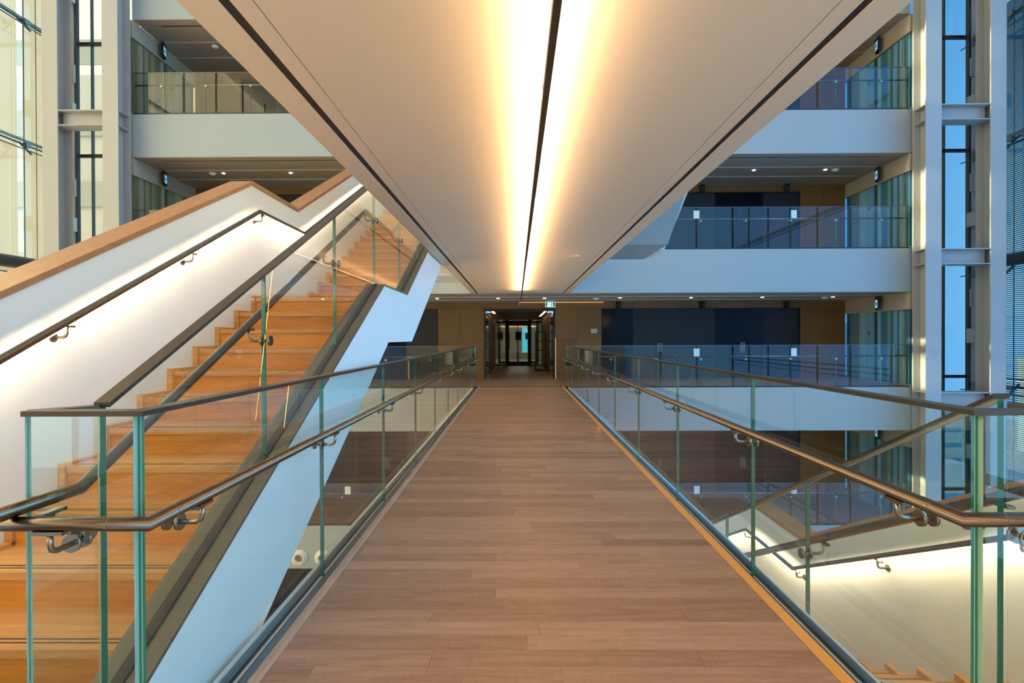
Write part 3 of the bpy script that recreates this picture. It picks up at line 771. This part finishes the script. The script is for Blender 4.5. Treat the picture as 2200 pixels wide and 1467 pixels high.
for sgn, sd in ((1, 'right'), (-1, 'left')):
    X = SXR if sgn > 0 else SXL
    for n in range(-2, 3):
        z = n * F
        w = empty('wall_%s' % sd, (X, YF + 1.5, z), f'glazed {sd} end wall of the {LEV[n]} gallery with a painted beam on top', None, None, 'structure')
        part('beam', MB().box(min(X, X + sgn * .25), max(X, X + sgn * .25), YF + .002, YB + .1, z + 2.12, z + 2.60), BEAM, w)
        part('pane', MB().box(min(X, X + sgn * .02), max(X, X + sgn * .02), YF + .01, YB, z + .02, z + 2.12), WGLASS if sgn > 0 else CGLASS, w)
        part('sill', MB().box(min(X, X + sgn * .2), max(X, X + sgn * .2), YF + .002, YB + .1, z - 1.22, z + .02), FASC, w)
        for y, wd, c in fins:
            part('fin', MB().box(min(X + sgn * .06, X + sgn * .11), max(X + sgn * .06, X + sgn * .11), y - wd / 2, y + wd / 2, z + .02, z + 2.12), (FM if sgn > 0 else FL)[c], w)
        if n in nums and not (sgn < 0 and n < 2):
            t = text('floor_number', nums[n], .13, (X - sgn * .01, 16.92, z + 1.47), (PI / 2, 0, -sgn * PI / 2), INK, w)
    for n in (2, 1, 0, -1):
        if sgn < 0 and n < 1: continue
        z = n * F
        d = empty('wall_screen', (X - sgn * .12, 16.35, z + 2.42), f'small tilted black display with a blue picture on the {sd} beam of the {LEV[n]} gallery', 'display')
        body = part('case', MB().box(X - sgn * .12 - .035, X - sgn * .12 + .035, 16.20, 16.50, z + 2.16, z + 2.56), BLACK, d)
        part('screen', MB().box(min(X - sgn * .157, X - sgn * .155), max(X - sgn * .157, X - sgn * .155), 16.23, 16.47, z + 2.22, z + 2.46), SCRB, d)
        part('icon', MB().disc((X - sgn * .158, 16.35, z + 2.34), (1, 0, 0), .055, .002, 12).box(X - sgn * .158 - .001, X - sgn * .158 + .001, 16.30, 16.40, z + 2.48, z + 2.52), INK, d)
        d.rotation_euler = (0, 0, sgn * -.35)

# ================================================================== small fittings
def spot(x, y, z, e, lab, grp):
    o = part('downlight', MB().disc((x, y, z), (0, 0, 1), .045, .010, 14), SPOTE); tag(o, lab, 'light', grp)
    if e:
        l = bpy.data.lights.new('downlight_beam', 'SPOT'); l.energy = e; l.color = (1, .72, .40); l.spot_size = 1.9; l.spot_blend = .8; l.shadow_soft_size = .05
        q = bpy.data.objects.new('downlight_beam', l); C.objects.link(q); q.parent = o; q.location = (0, 0, -.02)
for i, x in enumerate((-8.6, -6.4, -4.3, -2.4, -.55, .86, 3.15, 5.30, 7.45, 9.58)):
    spot(x, 16.55, 2.565, 14, 'middle gallery ceiling downlight, ' + ['fourth left of', 'third left of', 'second left of', 'first left of', 'at the left of', 'at the right of', 'first right of', 'second right of', 'third right of', 'fourth right of'][i] + ' the entrance', 'downlights of the middle gallery')
for x in (-8.9, -6.85, 7.2, 9.35): spot(x, 16.55, F + 2.565, 5, 'upper gallery ceiling downlight, ' + ('left' if x < 0 else 'right') + ' side, ' + ('nearer the bridge' if abs(x) < 8 else 'nearer the end wall'), 'downlights of the upper gallery')
for n, lst in ((0, (2.42, 9.3)), (1, (-9.2, 9.62)), (2, (-9.1,))):
    for x in lst:
        o = part('smoke_detector', MB().disc((x, 16.5, n * F + 2.55), (0, 0, 1), .10, .03, 16).disc((x, 16.5, n * F + 2.52), (0, 0, 1), .06, .03, 16), WHITE)
        tag(o, f'round smoke detector on the ceiling of the {LEV[n]} gallery, {"right" if x > 0 else "left"} part, x {"near the bridge" if abs(x) < 5 else "near the end"}'.replace('x near', 'near'), 'detector')
for n, lst in ((0, (3.38, 6.15, 8.93)), (1, (6.15, 8.93))):
    for i, x in enumerate(lst):
        s = empty('wall_speaker', (x, YB - .12, n * F + 2.36), f'black cylindrical speaker above the lift doors of the {LEV[n]} gallery, {["nearest the entrance", "middle one", "farthest from the entrance"][i + (3 - len(lst))]}', 'speaker')
        part('case', MB().tube([(x, YB - .12, n * F + 2.33), (x, YB - .12, n * F + 2.58)], .075, 14), BLACK, s)
        part('mount', MB().box(x - .03, x + .03, YB - .06, YB, n * F + 2.42, n * F + 2.5), BLACK, s)
for n in (0, -1):
    for i, x in enumerate((-4.35, 4.78, 7.52) if n < 0 else (4.78, 7.52)):
        k = empty('keypad', (x, YB + .03, n * F + .9), f'lift keypad with lit keys, {LEV[n]} gallery, {["nearer the bridge", "farther right"][i] if n == 0 else ["left of the bridge", "nearer the bridge on the right", "farther right"][i]}', 'keypad')
        part('plate', MB().box(x - .11, x + .11, YB + .0, YB + .045, n * F + .82, n * F + 1.22), BLACK, k)
        m = MB()
        for a in range(4):
            for b in range(6): m.box(x - .080 + a * .045, x - .064 + a * .045, YB - .004, YB, n * F + .90 + b * .05, n * F + .918 + b * .05)
        part('keys', m, KEYL, k)
sg = empty('wall_sign', (2.58, YB - .01, 1.55), 'small pale plate with two lines of text beside the right lift doors', 'sign')
part('plate', MB().box(2.49, 2.685, YB - .012, YB, 1.52, 1.655), PLATE, sg)
part('text_line', MB().box(2.53, 2.57, YB - .014, YB - .012, 1.605, 1.617).box(2.585, 2.65, YB - .014, YB - .012, 1.605, 1.617), INK, sg)
part('text_line', MB().box(2.53, 2.61, YB - .014, YB - .012, 1.560, 1.572).box(2.62, 2.655, YB - .014, YB - .012, 1.560, 1.572), INK, sg)
# exit sign
ex = empty('exit_sign', (1.10, 17.4, 2.37), 'hanging green and white emergency exit sign over the entrance', 'sign')
ex0, ez0 = .93, 2.345
part('panel', MB().box(ex0, ex0 + .32, 17.38, 17.41, ez0, ez0 + .175), SIGNW, ex, label='white panel')
gm = MB()
def gbox(a, b, c, d): gm.box(ex0 + a, ex0 + b, 17.377, 17.38, ez0 + c, ez0 + d)
gbox(.012, .060, .012, .165); gbox(.245, .31, .012, .165); gbox(.065, .27, .150, .165)
part('green_field', gm, GREENE, ex)
fm = MB()
fm.disc((ex0 + .205, 17.376, ez0 + .125), (0, 1, 0), .016, .003, 12)
for pts in ([(.20, .11), (.185, .07)], [(.185, .07), (.215, .05), (.205, .02)], [(.185, .07), (.165, .04), (.145, .03)], [(.20, .105), (.23, .085)], [(.20, .105), (.17, .09)]):
    fm.tube([(ex0 + a, 17.376, ez0 + b) for a, b in pts], .008, 6)
part('running_figure', fm, GREENE, ex, label='green running figure')
lm = MB()                                     # the Hebrew word for exit, right to left
def lb_(a, b, c, d): lm.box(ex0 + a, ex0 + b, 17.376, 17.379, ez0 + c, ez0 + d)
for a, b, c, d in ((.068, .073, .07, .12), (.068, .09, .115, .12), (.088, .092, .07, .12), (.097, .101, .07, .12), (.094, .105, .115, .12), (.108, .112, .09, .12), (.116, .135, .07, .075), (.130, .134, .07, .12), (.119, .123, .095, .12), (.139, .143, .095, .12)): lb_(a, b, c, d)
part('lettering', lm, GREENE, ex)
part('rod', MB().tube([(ex0 + .05, 17.395, ez0 + .175), (ex0 + .05, 17.395, 2.57)], .004, 6).tube([(ex0 + .27, 17.395, ez0 + .175), (ex0 + .27, 17.395, 2.57)], .004, 6), STAINL, ex)
# air nozzles in the lower fascia
for i, x in enumerate((-6.10, -5.44, -4.78)):
    z = -4.78
    nz = empty('air_nozzle', (x, YF - .02, z), 'round pale air nozzle in the fascia of the lower gallery, ' + ['farthest from', 'second from', 'nearest to'][i] + ' the bridge', 'nozzle')
    m = MB(); N = 24
    prof = [(.235, .0), (.225, .03), (.175, .035), (.165, .06), (.12, .085), (.105, .06), (.10, -.01)]
    for r, d in prof:
        for j in range(N):
            a = 2 * PI * j / N; m.v.append((x + r * math.cos(a), YF - d, z + r * math.sin(a)))
    for k in range(len(prof) - 1):
        for j in range(N): m.face([k * N + j, k * N + (j + 1) % N, (k + 1) * N + (j + 1) % N, (k + 1) * N + j], 0, True)
    part('ring', m, NOZZ, nz)
    part('throat', MB().disc((x + .02, YF - .012, z), (0, 1, 0), .10, .02, 20), principled('nozzle_throat', (.16, .14, .11), .5) if i == 0 else bpy.data.materials['nozzle_throat'], nz)

# ================================================================== rest of the shell
for nm, mb, m, lab in (('floor', MB().box(-16, 16, -9, 19, -10.4, -10.2), LANDW, 'ground floor of the atrium far below'),
                       ('wall_back', MB().box(-9, -1.6, 27.5, 27.7, -10, 16), CORR, 'core wall behind the galleries, left part'),):
    if nm == 'wall_back': continue
    tag(part(nm, mb, m), lab, None, None, 'structure')

# city and hills outside
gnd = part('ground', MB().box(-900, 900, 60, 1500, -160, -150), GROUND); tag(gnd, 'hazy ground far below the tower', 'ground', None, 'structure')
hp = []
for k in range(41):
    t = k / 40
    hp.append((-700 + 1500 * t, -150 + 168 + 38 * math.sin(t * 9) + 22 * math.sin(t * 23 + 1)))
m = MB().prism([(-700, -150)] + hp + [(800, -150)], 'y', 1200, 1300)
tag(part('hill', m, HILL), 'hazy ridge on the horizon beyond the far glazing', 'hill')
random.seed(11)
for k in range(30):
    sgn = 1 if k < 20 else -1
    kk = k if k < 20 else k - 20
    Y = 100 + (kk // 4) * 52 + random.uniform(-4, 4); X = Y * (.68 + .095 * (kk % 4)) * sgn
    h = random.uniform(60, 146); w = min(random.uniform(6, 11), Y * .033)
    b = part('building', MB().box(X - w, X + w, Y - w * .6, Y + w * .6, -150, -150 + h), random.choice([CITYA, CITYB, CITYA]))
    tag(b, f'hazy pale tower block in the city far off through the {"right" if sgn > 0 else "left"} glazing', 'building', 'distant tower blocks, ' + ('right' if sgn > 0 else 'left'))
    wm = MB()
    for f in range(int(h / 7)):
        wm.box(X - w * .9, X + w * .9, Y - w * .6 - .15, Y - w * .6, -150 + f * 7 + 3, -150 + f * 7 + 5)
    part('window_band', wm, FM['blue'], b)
tb = empty('building', (-17.5, 24, -20), 'close neighbouring white facade seen through the far left glazing', 'building')
part('wall', MB().box(-32, -13.2, 30, 31, -20, 16), principled('neighbour_wall', (.60, .60, .50), .7), tb)
for zz in range(-3, 5): part('window_band', MB().box(-32, -13.2, 29.9, 29.98, zz * 3.9 + .9, zz * 3.9 + 2.3), principled('neighbour_band', (.42, .46, .36), .6) if zz == -3 else bpy.data.materials['neighbour_band'], tb)
